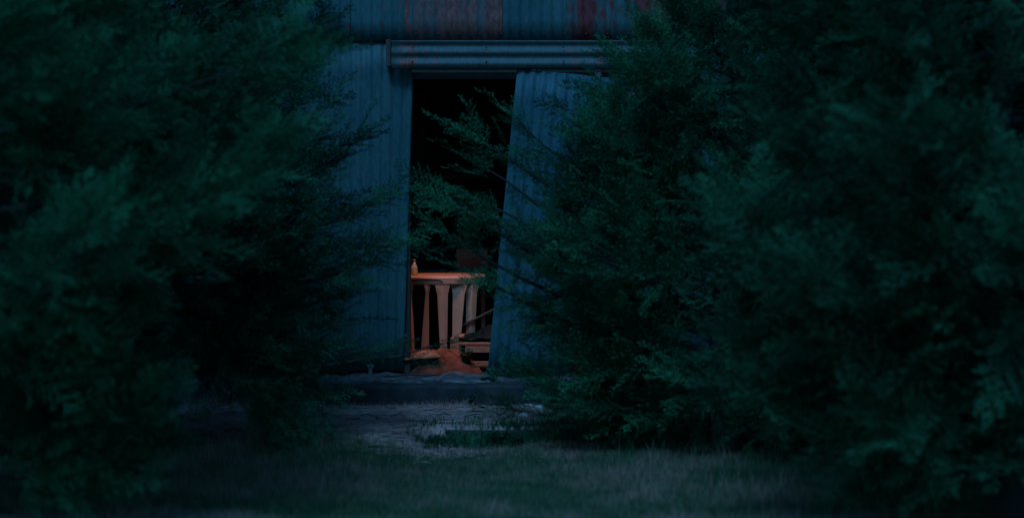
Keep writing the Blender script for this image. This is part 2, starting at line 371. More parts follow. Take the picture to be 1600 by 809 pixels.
for j in range(any_+1):
    for i in range(anx+1):
        x = -3.6+6.6*i/anx; y = (15.66 if x > -1.46 else 15.50)+(.36 if x > -1.46 else .52)*j/any_; t = j/any_
        av.append((x, y, ((-.02 if x > -1.46 else -.13) if j == 0 else .03+.045*t+.010*math.sin(x*11+y*9)+.007*math.sin(x*27-y*31)+.004*math.sin(x*61))))
for j in range(any_):
    for i in range(anx): af.append((j*(anx+1)+i, j*(anx+1)+i+1, (j+1)*(anx+1)+i+1, (j+1)*(anx+1)+i))
ap = np_mesh('dirt_apron', av, af, M['apron'], smooth=True); tag(ap, kind='structure')
# broken slabs at the threshold
rub = [(612, 15.86, .26, .16, .035, 4, 'flat grey slab leaning at the left end of the threshold rubble'),
       (655, 15.84, .20, .14, .05, -9, 'cracked grey slab below the dirt mound, left of the dark stick'),
       (712, 15.82, .22, .17, .045, 7, 'grey slab in the middle of the doorway threshold'),
       (752, 15.80, .19, .15, .05, -5, 'grey slab under the lower corner of the tilted door'),
       (540, 15.85, .24, .13, .035, 3, 'thin grey slab in front of the gap under the left wall')]
for px, Y, w, d, h, a, lb_ in rub:
    s = slab('broken_slab', (X(px, Y), Y, .035), (w, d, h), M['conc'], rot=(R(rnd.uniform(-6, 8)), R(a), R(rnd.uniform(-20, 20))), jit=.008, cuts=2)
    tag(s, lb_, 'slab', 'broken slabs along the threshold')
bm = bmesh.new(); add_tube(bm, [(X(600, 15.75), 15.74, .075), (X(640, 15.75), 15.75, .09), (X(668, 15.75), 15.73, .085), (X(690, 15.75), 15.72, .095)], [.006, .008, .009, .004], 6)
add_tube(bm, [(X(640, 15.75), 15.75, .09), (X(652, 15.75), 15.78, .125), (X(658, 15.75), 15.8, .135)], [.006, .005, .003], 6)
tag(obj('stick', bm, M['darkwood']), 'dark forked stick lying on the slabs at the threshold', 'stick')
bm = bmesh.new(); add_box(bm, (0, 0, .07), (.028, .02, .15), None, .004); add_box(bm, (0, -.004, .14), (.05, .012, .022), None, .003)
o = obj('door_guide', bm, M['steel']); o.location = (X(578.5, 15.88), 15.88, .0); tag(o, 'short upright metal guide post below the left wall edge', 'post')
# pale stones
def rock(name, c, s, m, label, cat='stone'):
    bm = bmesh.new(); bmesh.ops.create_icosphere(bm, subdivisions=2, radius=1)
    q = rnd.random()*20
    for v in bm.verts:
        v.co *= 1+.22*math.sin(v.co.x*3+q)*math.cos(v.co.y*4+q)+.1*math.sin(v.co.z*7+q)
        v.co = Vector((v.co.x*s[0], v.co.y*s[1], v.co.z*s[2]))
    o = obj(name, bm, m); o.location = c; return tag(o, label, cat)
rock('stone', (X(499, 15.35), 15.35, -.08), (.035, .03, .03), M['stone'], 'small pale stone at the left end of the long kerb, beside the drooping branch')
rock('stone', (X(826, 15.2), 15.2, -.08), (.035, .03, .022), M['stone'], 'pale white stone on the straw under the right tree, left of the pair')
rock('stone', (X(845, 15.2), 15.2, -.085), (.055, .03, .018), M['stone'], 'flat pale stone on the straw under the right tree, right of the pair')
rock('stone', (X(819, 14.7), 14.7, -.09), (.03, .028, .022), M['stone'], 'small dull stone lying lower on the straw, nearer than the pale pair')

# ---------------------------------------------------------------- things inside the doorway
def mound(name, cx, cy, rx, ry, h, m, label, base=-.03, n=44):
    V = []; F = []; q = rnd.random()*30
    for j in range(n+1):
        for i in range(n+1):
            u = i/n*2-1; v = j/n*2-1
            r = math.sqrt(u*u+v*v)
            k = max(0, 1-r*r)**.7
            nz = .5*math.sin(u*6+q)*math.cos(v*5+q)+.3*math.sin(u*13+v*11+q)+.2*math.sin(u*29-v*23+q)
            V.append((cx+u*rx, cy+v*ry, base+h*k*(1+.18*nz)+.010*nz*(k > 0)-(.03 if k == 0 else 0)))
    for j in range(n):
        for i in range(n): F.append((j*(n+1)+i, j*(n+1)+i+1, (j+1)*(n+1)+i+1, (j+1)*(n+1)+i))
    # close the underside so it is a solid heap
    o = np_mesh(name, V, F, m, smooth=True); return tag(o, label, 'heap')
mound('dirt_mound', X(676, 16.4), 16.38, .40, .42, .215, M['soil'], 'low heap of red brown dirt spilling out of the doorway below the round table', base=.0)
b1 = slab('board', (X(655, 16.15), 16.13, .195), (.27, .20, .018), M['board'], rot=(R(8), R(-5), R(14)), jit=.004, cuts=3, bevel=.004)
tag(b1, 'flat orange brown board lying on the dirt mound inside the doorway', 'board')
# round plastic garden table with flat tapered legs
CY = 17.0; cx0 = X(692, 16.7)
chair = thing('plastic_table', 'round pinkish beige plastic garden table with flat tapered legs standing inside the doorway', 'table', (cx0, CY, -.03))
RZ = lambda py: 1.5-(py-274.8)/FPX*16.7+.03       # height over the base
rt = RZ(431.5); rb_ = RZ(445)
bm = bmesh.new()
add_lathe(bm, [(.296, rb_), (.318, rb_), (.324, rb_+.012), (.326, rt-.014), (.320, rt-.003), (.310, rt), (.292, rt-.004), (.15, rt-.004), (.0005, rt-.003)], 48)
obj('table_top', bm, M['plastic'], chair, smooth=False)
# every leg is a shallow angle section: (top left, top right, bottom left, bottom right, y picture of foot, distance, twist)
for (a0, a1, b0, b1, pb, Yt, Yb, fold) in ((682.5, 700, 688, 698, 560, 16.684, 16.70, .006), (707.5, 727, 706, 717, 560, 16.715, 16.75, -.010), (728, 746, 728, 740.5, 545, 16.775, 16.82, .008),
                                       (665.5, 670, 656.5, 670, 560, 16.71, 16.75, .008), (634, 643.5, 640, 648, 560, 16.80, 16.84, .006), (751, 758, 752, 758, 545, 17.12, 17.14, .006)):
    bm = bmesh.new(); rows = []; nl = 8; zb2 = max(.0, 1.5-(pb-274.8)/FPX*Yb+.03)
    for j in range(nl+1):
        t = j/nl; Yc = Yt+(Yb-Yt)*t; l = a0+(b0-a0)*t; r_ = a1+(b1-a1)*t
        fl = 3.0*max(0, 1-t*9)**2                       # rounded shoulder under the rim
        l -= fl; r_ += fl; z = (rb_-.003)+(zb2-rb_)*t
        xl = (l-800)/FPX*Yc-cx0; xr = (r_-800)/FPX*Yc-cx0; xm = xl*.42+xr*.58; y = Yc-CY
        row = [(xl, y, z), (xm, y-fold-.008, z), (xr, y+.002, z), (xr, y+.014, z), (xm, y-fold+.006, z), (xl, y+.012, z)]
        rows.append([bm.verts.new(p) for p in row])
    for p_, q_ in zip(rows, rows[1:]):
        for k in range(6): bm.faces.new((p_[k], q_[k], q_[(k+1) % 6], p_[(k+1) % 6]))
    bm.faces.new(rows[0]); bm.faces.new(rows[-1][::-1])
    bmesh.ops.recalc_face_normals(bm, faces=bm.faces[:])
    obj('leg', bm, M['plastic'], chair)
bm = bmesh.new()      # dark cord looped over the rail
pts = []
for k in range(14):
    a = R(222+48*k/13); rr = .3275; zz = RZ(437.5)+.006*math.sin(k/13*3.1)
    if k == 13: zz -= .02
    if k == 0: zz -= .018
    pts.append((rr*math.cos(a), rr*math.sin(a), zz))
add_tube(bm, pts, [.0032]*14, 6)
o = obj('cord', bm, M['cable']); o.location = chair.location; tag(o, 'thin dark cord lying along the rim of the round plastic table', 'cord')
# bottle standing on the left of the rail
bt = thing('bottle', 'small clear bottle with a yellow label standing on the round plastic table', 'bottle', (cx0-.222, CY-.15, RZ(431.5)-.034))
bm = bmesh.new(); add_lathe(bm, [(.021, 0), (.024, .004), (.024, .062), (.021, .075), (.011, .092), (.010, .112)], 20); obj('glass_body', bm, M['glass'], bt, smooth=True)
bm = bmesh.new(); add_lathe(bm, [(.0246, .010), (.0248, .012), (.0248, .040), (.0246, .042)], 20); obj('label_band', bm, M['yellow'], bt, smooth=True)
bm = bmesh.new(); add_lathe(bm, [(.0125, .110), (.0125, .124), (.010, .126)], 16); obj('cap', bm, M['steel'], bt, smooth=True)
# right-hand clutter
pal = thing('wooden_crate', 'low crate of orange brown boards inside the doorway beside the tilted door', 'crate', (X(752, 16.55), 16.55, -.03))
zc = lambda py: 1.5-(py-274.8)/FPX*16.5+.03
box('top_board', (-.01, .02, zc(536)), (.32, .12, .02), M['board'], pal, rot=Matrix.Rotation(R(9), 3, 'X').to_euler(), bevel=.003)
box('top_board', (0, .16, zc(529)), (.34, .12, .02), M['board'], pal, rot=Matrix.Rotation(R(9), 3, 'X').to_euler(), bevel=.003)
box('front_board', (.02, -.055, zc(546)), (.28, .02, .045), M['board'], pal, bevel=.003)
box('base_board', (.03, -.06, zc(568)), (.26, .03, .035), M['board'], pal, bevel=.003)
for sx in (-.10, .16): box('corner_post', (sx, -.03, (zc(551)+0)/2), (.035, .035, zc(551)), M['board'], pal, bevel=.003)
for sx in (-.10, .16): box('corner_post', (sx, .19, (zc(545)+0)/2), (.035, .035, zc(545)), M['board'], pal, bevel=.003)
blk = box('wooden_block', (X(712, 16.62), 16.60, zc(542)-.05), (.085, .07, .16), M['board'], rot=Matrix.Rotation(R(4), 3, 'Y').to_euler(), bevel=.005)
tag(blk, 'short upright brown timber block behind the dirt mound, beside the table legs', 'block')
bm = bmesh.new()    # black sheeting thrown over the crate
nn = 14; P = {}
for j in range(nn+1):
    for i in range(nn+1):
        u = i/nn; v = j/nn
        x = X(716, 16.5)+u*.36; top = zc(527)+u*.17
        z = -.03+zc(531)+(top-zc(531))*(1-(v*2-1)**2)*(.35+.65*u)+.012*math.sin(u*17+v*9)
        P[i, j] = bm.verts.new((x, 16.52+v*.34, z-.0))
for j in range(nn):
    for i in range(nn): bm.faces.new((P[i, j], P[i+1, j], P[i+1, j+1], P[i, j+1]))
bmesh.ops.solidify(bm, geom=bm.faces[:], thickness=.004)
tag(obj('black_sheeting', bm, M['sack'], smooth=True), 'crumpled black plastic sheeting heaped on the crate behind the tilted door', 'sheeting')
bm = bmesh.new(); add_box(bm, (0, 0, 0), (.40, .03, .014), None, .003)
o = obj('slanting_lath', bm, M['darkwood']); o.location = (X(745, 16.75), 16.78, Z(497, 16.75)); o.rotation_euler = (0, R(-27), 0)
tag(o, 'thin wooden lath slanting up to the right behind the black sheeting', 'lath')
# bench, carton and shelves further in
bench = thing('workbench', 'dark timber workbench standing behind the round plastic table', 'workbench', (-.35, 17.85, -.03))
box('bench_top', (0, 0, .74), (1.5, .6, .04), M['darkwood'], bench)
for sx in (-.7, .7):
    for sy in (-.26, .26): box('leg', (sx, sy, .36), (.07, .07, .72), M['darkwood'], bench)
ct = box('carton', (X(738, 17.7), 17.7, .82), (.25, .18, .20), M['carton'], bevel=.004); tag(ct, 'reddish brown carton on the workbench, above the right side of the round table', 'box')
pk = box('plank', (X(664, 17.7), 17.68, .74), (.36, .09, .022), M['wood'], rot=Matrix.Rotation(R(-3), 3, 'Y').to_euler(), bevel=.003); tag(pk, 'pale brown plank end lying on the workbench behind the bottle', 'plank')
sh = thing('shelf_rack', 'dim timber shelf rack against the inside of the dark barn', 'shelf', (-.45, 19.3, -.03))
for z in (.9, 1.28, 1.52, 1.95): box('shelf', (0, 0, z), (1.5, .35, .022), M['wood'], sh, bevel=.003)
for sx in (-.76, -.02, .76): box('upright', (sx, 0, 1.1), (.06, .36, 2.2), M['darkwood'], sh, bevel=.003)
ps = box('timber_post', (X(655, 18.7), 18.7, 1.1), (.10, .09, 2.2), M['darkwood'], bevel=.005); tag(ps, 'dark brown timber post standing inside just right of the left wall edge', 'post')
# red pole
bm = bmesh.new(); p0 = Vector((X(899, 15.83), 15.83, -.03)); p1 = Vector((X(932, 15.9), 15.955, Z(380)))
add_tube(bm, [p0, p0.lerp(p1, .3), p0.lerp(p1, .31), p1], [.036, .036, .022, .022], 12)
tag(obj('red_pole', bm, M['red'], smooth=True), 'red painted pole leaning on the wall, glimpsed through the right tree', 'pole')
# ---------------------------------------------------------------- shaded lamp in the doorway head
def pendant():
    L0 = thing('pendant_lamp', 'small shaded warm lamp hung inside the barn just above the doorway', 'lamp', (-.50, 16.235, 2.335))
    bm = bmesh.new(); prof = [(.035, .20), (.045, .16), (.09, .0)]; n = 24; rings = []
    for r_, z_ in prof + [(.086, .0), (.041, .157), (.031, .197)]:
        rings.append([bm.verts.new((r_*math.cos(2*math.pi*k/n), r_*math.sin(2*math.pi*k/n), z_)) for k in range(n)])
    for a_, b_ in zip(rings, rings[1:]):
        for k in range(n): bm.faces.new((a_[k], a_[(k+1) % n], b_[(k+1) % n], b_[k]))
    obj('shade', bm, M['steel'], L0, smooth=True)
    bm = bmesh.new(); add_tube(bm, [(0, 0, .19), (.0, 0, .8), (0, 0, 1.6)], [.004]*3, 6); obj('flex', bm, M['cable'], L0)
    ld = bpy.data.lights.new('warm_bulb', 'SPOT'); ld.energy = 60; ld.color = (1.0, .52, .36); ld.spot_size = R(50); ld.spot_blend = .8; ld.shadow_soft_size = .04
    lo = bpy.data.objects.new('warm_bulb', ld); C.objects.link(lo); lo.parent = L0; lo.location = (0, 0, .05)
    d = Vector((-.50, 16.86, 0.0))-Vector((-.50, 16.235, 2.385)); lo.rotation_euler = d.to_track_quat('-Z', 'Y').to_euler()
pendant()

# ---------------------------------------------------------------- junipers
def spray_template(r, L=.30, ntw=20, dense=1.0, leafw=.0048):
    """one drooping flat spray: stem, side twiglets, scale-leaf tufts as slim triangles -> (n,3,3) triangles, root at origin along +X"""
    T = []
    for k in range(ntw):
        t = (k+1)/ntw; s = 1 if k % 2 else -1
        p = np.array([L*t, .006*math.sin(k*2.1), -.05*L*t*t*2+.004*r.standard_normal()])
        ln = L*(.36*(1-t)**.75+.085)*(.75+.5*r.random())
        ang = R(48)-R(14)*t
        d = np.array([math.cos(ang), s*math.sin(ang), .18*r.standard_normal()]); d /= np.linalg.norm(d)
        nleaf = max(3, int(ln/.0105*dense))
        for q in range(nleaf):
            u = (q+.5)/nleaf; c = p+d*ln*u
            for m_ in (0, 1):
                a = r.normal(0, .55)+(.75 if (q+m_) % 2 else -.75)
                dd = np.array([d[0]*math.cos(a)-d[1]*math.sin(a), d[0]*math.sin(a)+d[1]*math.cos(a), d[2]+r.normal(0, .35)]); dd /= np.linalg.norm(dd)
                ll = (.020-.007*u)*(.8+.5*r.random())
                side = np.cross(dd, np.array([r.normal(0, .5), r.normal(0, .5), 1.0])); side /= np.linalg.norm(side)
                T.append([c-side*leafw*.6, c+side*leafw*.6, c+dd*ll])
                if m_ == 0: T.append([c+dd*ll*.4-side*leafw*1.0, c+dd*ll*.4+side*leafw*1.0, c+dd*ll*1.25])
        # twiglet axis
        sd = np.cross(d, [0, 0, 1.0]); T.append([p-sd*.002, p+sd*.002, p+d*ln*1.05])
    T.append([[0, -.003, 0], [0, .003, 0], [L, 0, -.1*L]])
    return np.array(T, dtype=np.float32)
tr = np.random.default_rng(5)
TEMPL = [spray_template(tr, L=.26+.02*k, ntw=15+k, dense=.8) for k in range(5)]
def juniper(label, x, y, H, env, n_limb, seed, mleaf, dens=1.0, hmin=.08, extra=(), tips=(), base_z=-.2, zmax_full=2.9, half=None, spray_scale=1.0, group=None):
    r = np.random.default_rng(seed); rr = random.Random(seed)
    root = thing('juniper_tree', label, 'tree', (x, y, base_z), group=group)
    # trunk, leaning a little
    tp = [Vector((.05*math.sin(i*.9+seed), .05*math.cos(i*1.1+seed), H*i/8)) for i in range(9)]
    tp[0] = Vector((0, 0, -.1))
    V, F = tube_arrays(tp, [.10*(1-i/8.6)+.012 for i in range(9)], 10)
    np_mesh('trunk', [tuple(v) for v in V], F, M['bark'], root, smooth=True)
    BV = []; BF = []; sp_p = []; sp_d = []; sp_s = []
    limbs = []
    for i in range(n_limb):
        h = H*(i+.5)/n_limb; h = hmin+h*(1-hmin/H)*.98
        az = i*2.39996+rr.uniform(-.35, .35)
        ln = env(h, az)*rr.uniform(.72, 1.06)
        el = .0+.62*(h/H)+rr.uniform(-.12, .2)
        limbs.append((h, az, ln, el, 1.0))
    for e in extra: limbs.append(e)
    for (px, py, Yt, h, dn) in tips:      # limbs known by where their tip hangs in the open
        v = Vector((X(px, Yt), Yt, Z(py, Yt)))-Vector((x, y, base_z+h)); hz = math.hypot(v.x, v.y)
        limbs.append((h, math.atan2(v.y, v.x), max(.3, math.hypot(hz, v.z)-.20), math.atan2(v.z, hz), -dn))
    for (h, az, ln, el, dn) in limbs:
        if ln < .12: continue
        base = Vector((0, 0, min(h, H*.97)))
        dh = Vector((math.cos(az), math.sin(az), 0))
        pts = []; ns = 9; sag = rr.uniform(.05, .16) if dn > 0 else .05; curl = .10 if dn > 0 else 0; dn = abs(dn)
        for k in range(ns):
            t = k/(ns-1)
            p = base+dh*(ln*t*math.cos(el))+Vector((0, 0, ln*t*math.sin(el)+ln*(-sag*math.sin(t*math.pi)*1.0+curl*t*t)))
            p += Vector((rr.uniform(-.02, .02), rr.uniform(-.02, .02), rr.uniform(-.015, .015)))
            if p.z < .07: p.z = .07+.02*rr.random()
            pts.append(p)
        v, f = tube_arrays(pts, [max(.0035, (.010+.012*ln)*(1-.88*k/(ns-1))) for k in range(ns)], 5)
        o = len(BV); BV += v; BF += [tuple(q+o for q in w) for w in f]
        vis = .45 if h > zmax_full else 1.0
        tipd = 1.0 if curl else dn; nsub = int(ln*30*dens*vis*(dn if curl else max(dn, 1.0)))+2
        for k in range(nsub):
            t = .2+.8*((k+rr.random())/nsub)**.8
            if rr.random() > (1-(1-tipd)*min(1, max(0, (t-.48)/.2))): continue
            q = t*(ns-1); i0 = min(ns-2, int(q)); P = pts[i0].lerp(pts[i0+1], q-i0); T = (pts[i0+1]-pts[i0]).normalized()
            side = T.cross(Vector((0, 0, 1))).normalized(); upv = side.cross(T)
            sg = 1 if k % 2 else -1
            an = rr.uniform(.35, 1.0)*(1-.55*max(0, t-.6)/.4)
            ro_ = rr.gauss(0, .75)
            D = T*math.cos(an)+(side*sg*math.cos(ro_)+upv*math.sin(ro_))*math.sin(an)+Vector((0, 0, .10))
            D.normalize()
            sub = (.30*(1-t)+.11)*(1 if curl or t < .35 else .62)*rr.uniform(.6, 1.2)*min(1.2, .6+ln*.5)
            # sprays along the sub-branch
            m = max(1, int(sub/.085))
            if sub > .16:
                v, f = tube_arrays([P, P+D*sub*.5+Vector((0, 0, .01)), P+D*sub], [.004, .003, .0015], 4)
                o = len(BV); BV += v; BF += [tuple(qq+o for qq in w) for w in f]
            for s_ in range(m):
                u = (s_+1)/m; Q = P+D*sub*u*.9
                w = Vector((rr.gauss(0, .42), rr.gauss(0, .42), rr.gauss(.02, .30)))
                dd = (D+w).normalized()
                if Q.z < .05: Q.z = .05+.03*rr.random(); dd.z = abs(dd.z)
                sp_p.append(Q); sp_d.append(dd); sp_s.append(rr.uniform(.55, 1.05)*spray_scale*(.8 if u < 1 else 1))
        sp_p.append(pts[-1]); sp_d.append((pts[-1]-pts[-2]).normalized()); sp_s.append(spray_scale)
    np_mesh('limbs', [tuple(v) for v in BV], BF, M['bark'], root)['kind'] = 'stuff'
    P = np.array(sp_p, dtype=np.float32); D = np.array(sp_d, dtype=np.float32); S = np.array(sp_s, dtype=np.float32)
    n = len(P); roll = r.normal(0, .7, n)
    up = np.tile(np.array([[0, 0, 1.0]]), (n, 1)); Yv = np.cross(up, D); Yv /= np.maximum(1e-5, np.linalg.norm(Yv, axis=1, keepdims=True)); Zv = np.cross(D, Yv)
    c, s = np.cos(roll)[:, None], np.sin(roll)[:, None]
    Y2 = Yv*c+Zv*s; Z2 = -Yv*s+Zv*c
    Rm = np.stack([D, Y2, Z2], axis=2)           # columns
    tone = r.normal(.5, .2, n)
    which = r.integers(0, len(TEMPL), n)
    VV = []; TT = []
    for k, T in enumerate(TEMPL):
        id_ = np.where(which == k)[0]
        if not len(id_): continue
        base = T.reshape(-1, 3)
        W = np.einsum('nij,mj->nmi', Rm[id_]*S[id_][:, None, None], base)+P[id_][:, None, :]
        W[..., 2] = np.maximum(W[..., 2], .01)
        VV.append(W.reshape(-1, 3)); 
        tipt = (base[:, 0]/.3)*.18-.09
        TT.append((tone[id_][:, None]+tipt[None, :]).ravel())
    VV = np.concatenate(VV); TT = np.concatenate(TT)
    Fc = np.arange(len(VV), dtype=np.int32).reshape(-1, 3)
    fo = np_mesh('foliage', VV, Fc, mleaf, root, attr=TT); fo['kind'] = 'stuff'
    print('TREE', label[:30], n, len(Fc))
    return root
PI = math.pi
def envf(rad, H, low=.75, tipw=.28, side=None):
    def f(h, az):
        t = h/H
        if t < .30: k = low+(1-low)*(t/.30)**1.6
        else: k = 1-(1-tipw)*((t-.30)/.70)**1.25
        v = rad*k
        if side: v *= side(az, h)
        return v
    return f
# azimuth: 0 = +x (right), -90 deg = towards the camera
near = lambda az, h: 1.0+.12*math.cos(az+PI/2)
juniper('broad bushy juniper at the left edge of the picture, nearest on that side', -2.72, 10.9, 3.6, envf(1.64, 3.6, low=.40, side=lambda az, h: 1.0), 46, 3, M['leaf'], dens=1.35, hmin=.22, spray_scale=1.2, extra=[
    (1.3, R(-5), 1.35, .22, 1.0), (1.1, R(-50), 1.4, .2, 1.0)], tips=[(262, 705, 10.7, .5, 1.2), (240, 640, 10.8, .65, 1.3), (250, 672, 10.5, .5, 1.2), (255, 600, 10.8, .8, 1.3), (235, 730, 10.6, .4, 1.2), (500, 60, 10.9, 1.9, 1.0), (440, 200, 10.8, 1.5, 1.0)])
juniper('juniper left of the doorway with one low branch drooping onto the straw', -2.22, 13.7, 3.8, envf(1.2, 3.8, low=.55, tipw=.35, side=lambda az, h: 1.0), 62, 21, M['leaf_mid'], hmin=.95, extra=[
    (2.3, R(-8), 1.05, .40, 1.2), (2.6, R(5), .95, .38, 1.2)], tips=[
    (450, 700, 13.2, 1.35, 1.4), (485, 672, 13.4, 1.3, 1.2), (522, 655, 13.5, 1.25, 1.0), (440, 680, 13.3, 1.3, 1.3), (500, 600, 13.5, .95, 1.0),
    (598, 208, 13.6, 1.35, .55), (560, 240, 13.6, 1.3, .6), (630, 300, 13.6, 1.1, .35), (585, 330, 13.7, 1.15, .7), (662, 376, 13.6, 1.0, .3), (615, 410, 13.6, .95, .5), (580, 385, 13.65, 1.1, .8), (550, 300, 13.7, 1.2, .8), (565, 430, 13.6, 1.0, .9), (540, 500, 13.6, .9, .9),
    (560, 470, 13.6, .9, .5), (600, 500, 13.5, .8, .3), (730, 540, 13.4, .55, .16), (530, 560, 13.5, .7, .6), (545, 150, 13.7, 1.6, .35), (505, 100, 13.7, 1.8, .8), (545, 20, 13.7, 2.1, .8)])
juniper('juniper right of the doorway with feathery tips reaching across the dark opening', 1.36, 13.75, 3.35, envf(1.15, 3.35, low=.9, tipw=.12, side=lambda az, h: 1.0), 70, 35, M['leaf'], dens=1.2, extra=[(1.3, R(5), 1.4, .15, 1.2), (.9, R(-10), 1.4, .1, 1.2), (1.8, R(8), 1.3, .25, 1.2), (2.1, R(0), 1.2, .3, 1.2), (.6, R(5), 1.4, .05, 1.2)], tips=[
    (692, 182, 13.6, 1.10, .34), (702, 232, 13.6, 1.0, .30), (768, 170, 13.7, 1.25, .3), (706, 292, 13.6, .85, .32), (644, 282, 13.5, .72, .34), (656, 350, 13.6, .58, .26),
    (690, 408, 13.6, .52, .24), (850, 150, 13.8, 1.4, .3), (745, 440, 13.7, .50, .5), (800, 390, 13.7, .75, .6), (775, 350, 13.6, .8, .35),
    (850, 300, 13.6, 1.0, .7), (870, 200, 13.6, 1.3, .6), (830, 505, 13.7, .40, .6), (800, 590, 13.8, .3, .8), (765, 645, 13.8, .25, .5), (840, 610, 13.5, .25, .9), (1010, 70, 13.7, 1.8, .8), (915, 125, 13.7, 1.55, .8), (890, 175, 13.65, 1.4, .8), (935, 150, 13.6, 1.5, 1.0), (880, 240, 13.6, 1.2, .8), (905, 290, 13.6, 1.1, 1.0), (860, 360, 13.6, .95, .8), (850, 430, 13.65, .7, .8)])
juniper('large juniper at the right with big soft sprays, nearest to the camera', 2.45, 11.0, 3.9, envf(1.38, 3.9, low=.8, tipw=.45), 44, 52, M['leaf_mid'], dens=1.15, hmin=.2, spray_scale=1.4, extra=[
    (1.1, R(-150), 1.5, .12, 1.1), (1.45, R(-120), 1.6, .15, 1.1), (.9, R(-135), 1.55, .1, 1.1), (.6, R(-165), 1.3, .05, 1.1), (1.2, R(-95), 1.8, .12, 1.1), (1.4, R(-70), 1.7, .15, 1.0), (.4, R(-95), 1.0, .12, 1.2), (.45, R(-60), 1.0, .15, 1.2), (.4, R(-130), 1.1, .12, 1.2)])
juniper('shadowed juniper filling the gap between the two right-hand junipers and the wall', 2.60, 13.6, 4.5, envf(1.38, 4.5, low=.9, tipw=.8), 96, 77, M['leaf_shade'])
juniper('dark juniper standing behind the one at the left edge, close to the barn', -3.2, 13.6, 4.0, envf(1.25, 4.0, low=.7, tipw=.75), 76, 91, M['leaf_shade'])

# ---------------------------------------------------------------- grass, straw and weeds
def blades(name, n, xr, yr, hmin, hmax, w, m, seed, lean=.5, keep=None, mean=.5, z_off=-.003):
    r = np.random.default_rng(seed)
    x = r.uniform(*xr, n); y = r.uniform(*yr, n)
    cl = .5+.5*np.sin(x*2.3+1.3*np.sin(y*1.7))*np.cos(y*2.9+np.sin(x*1.9))
    cl2 = .5+.5*np.sin(x*9+y*5)*np.sin(y*11-x*3)
    if keep is not None: k = keep(x, y, r); x, y, cl, cl2 = x[k], y[k], cl[k], cl2[k]
    n = len(x); z = np.array([ground_z(a, b) for a, b in zip(x, y)])+z_off
    h = (hmin+(hmax-hmin)*r.random(n)**1.6)*(.55+.6*cl+.3*cl2)
    az = r.uniform(0, 2*PI, n); ln = lean*h*(.3+r.random(n))
    dx, dy = np.cos(az)*ln, np.sin(az)*ln
    wa = r.uniform(-.9, .9, n); wx, wy = np.cos(wa)*w/2, np.sin(wa)*w/2
    B = np.stack([x, y, z], 1); Wv = np.stack([wx, wy, 0*wx], 1); Dv = np.stack([dx, dy, h], 1)
    mid = B+Dv*np.array([.35, .35, .6])
    V = np.stack([B-Wv, B+Wv, mid+Wv*.8, mid-Wv*.8, B+Dv], 1).reshape(-1, 3)
    i = np.arange(n)*5
    F = np.concatenate([np.stack([i, i+1, i+2], 1), np.stack([i, i+2, i+3], 1), np.stack([i+3, i+2, i+4], 1)])
    tone = np.repeat(mean+.6*(cl-.5)+.25*(cl2-.5)+r.normal(0, .2, n), 5)
    return np_mesh(name, V, F, m, attr=tone)
gk = lambda x, y, r: (y < 13.62+.30*np.clip((x+.7)*3, 0, 1)+.15*np.sin(x*2.1)+.2*np.sin(x*5)+r.normal(0, .12, len(x)))
tag(blades('grass', 150000, (-3.6, 3.8), (10.2, 13.9),   .02, .062, .0036, M['grass'], 5, keep=gk, mean=.58), 'short green grass with dry patches across the foreground', 'grass', kind='stuff')
tag(blades('tall_grass', 5000, (.2, 3.6), (10.9, 13.4), .05, .16, .0032, M['grass'], 6, lean=.5, mean=.42, keep=lambda x, y, r: r.random(len(x)) < np.clip((x+.1)/1.5, .1, 1)), 'taller dry seeding grass at the foot of the right tree', 'grass', kind='stuff')
tag(blades('grass_tufts', 9000, (-3.2, -.9), (11.2, 13.5), .03, .11, .004, M['grass'], 16, lean=.4, mean=.4), 'taller green grass below the left tree', 'grass', kind='stuff')
tag(blades('creeping_growth', 42000, (-.75, 2.0), (13.9, 14.36), .014, .08, .006, M['leaf_mid'], 26, lean=.9, mean=.45, keep=lambda x, y, r: r.random(len(x)) < (.3+.7*(np.sin(x*6)*np.sin(x*2.3+y*9) > -.2))*np.clip((x+.75-r.random(len(x))*.35)*4, 0, 1)*np.exp(-((y-14.14)/.10)**2)), 'dark creeping growth smothering the low kerb at the edge of the grass', 'ground cover', kind='stuff')
tag(blades('kerb_weeds', 2600, (-2.2, 1.3), (15.36, 15.5), .015, .06, .004, M['straw'], 27, lean=1.0, mean=.3), 'dry weeds and straw banked along the foot of the long kerb', 'weeds', kind='stuff')
# straw lying flat
def straw(n, seed):
    r = np.random.default_rng(seed); x = r.uniform(-4, 4, n); y = 13.0+2.45*r.random(n)
    k = (y > 13.5+.14*(x > -.5)+.15*np.sin(x*2.1)+r.normal(0, .2, n)) & ~((np.abs(y-14.26) < .09) & (x > -.55)); x, y = x[k], y[k]; n = len(x)
    z = np.array([ground_z(a, b) for a, b in zip(x, y)])+r.uniform(.002, .014, n)
    az = r.normal(0, .6, n); L = r.uniform(.03, .11, n)/2; w = r.uniform(.0012, .0028, n)
    c = np.stack([x, y, z], 1); d = np.stack([np.cos(az)*L, np.sin(az)*L, r.normal(0, .12, n)*L], 1); s = np.stack([-np.sin(az)*w, np.cos(az)*w, .5*w], 1)
    V = np.stack([c-d-s, c+d-s*.6, c+d+s*.6, c-d+s], 1).reshape(-1, 3); i = np.arange(n)*4
    return np_mesh('straw_litter', V, np.stack([i, i+1, i+2, i+3], 1), M['straw'], attr=np.repeat(r.normal(.5, .25, n), 4))
tag(straw(26000, 8), 'dry straw litter lying on the bare ground before the kerb', 'straw', kind='stuff')
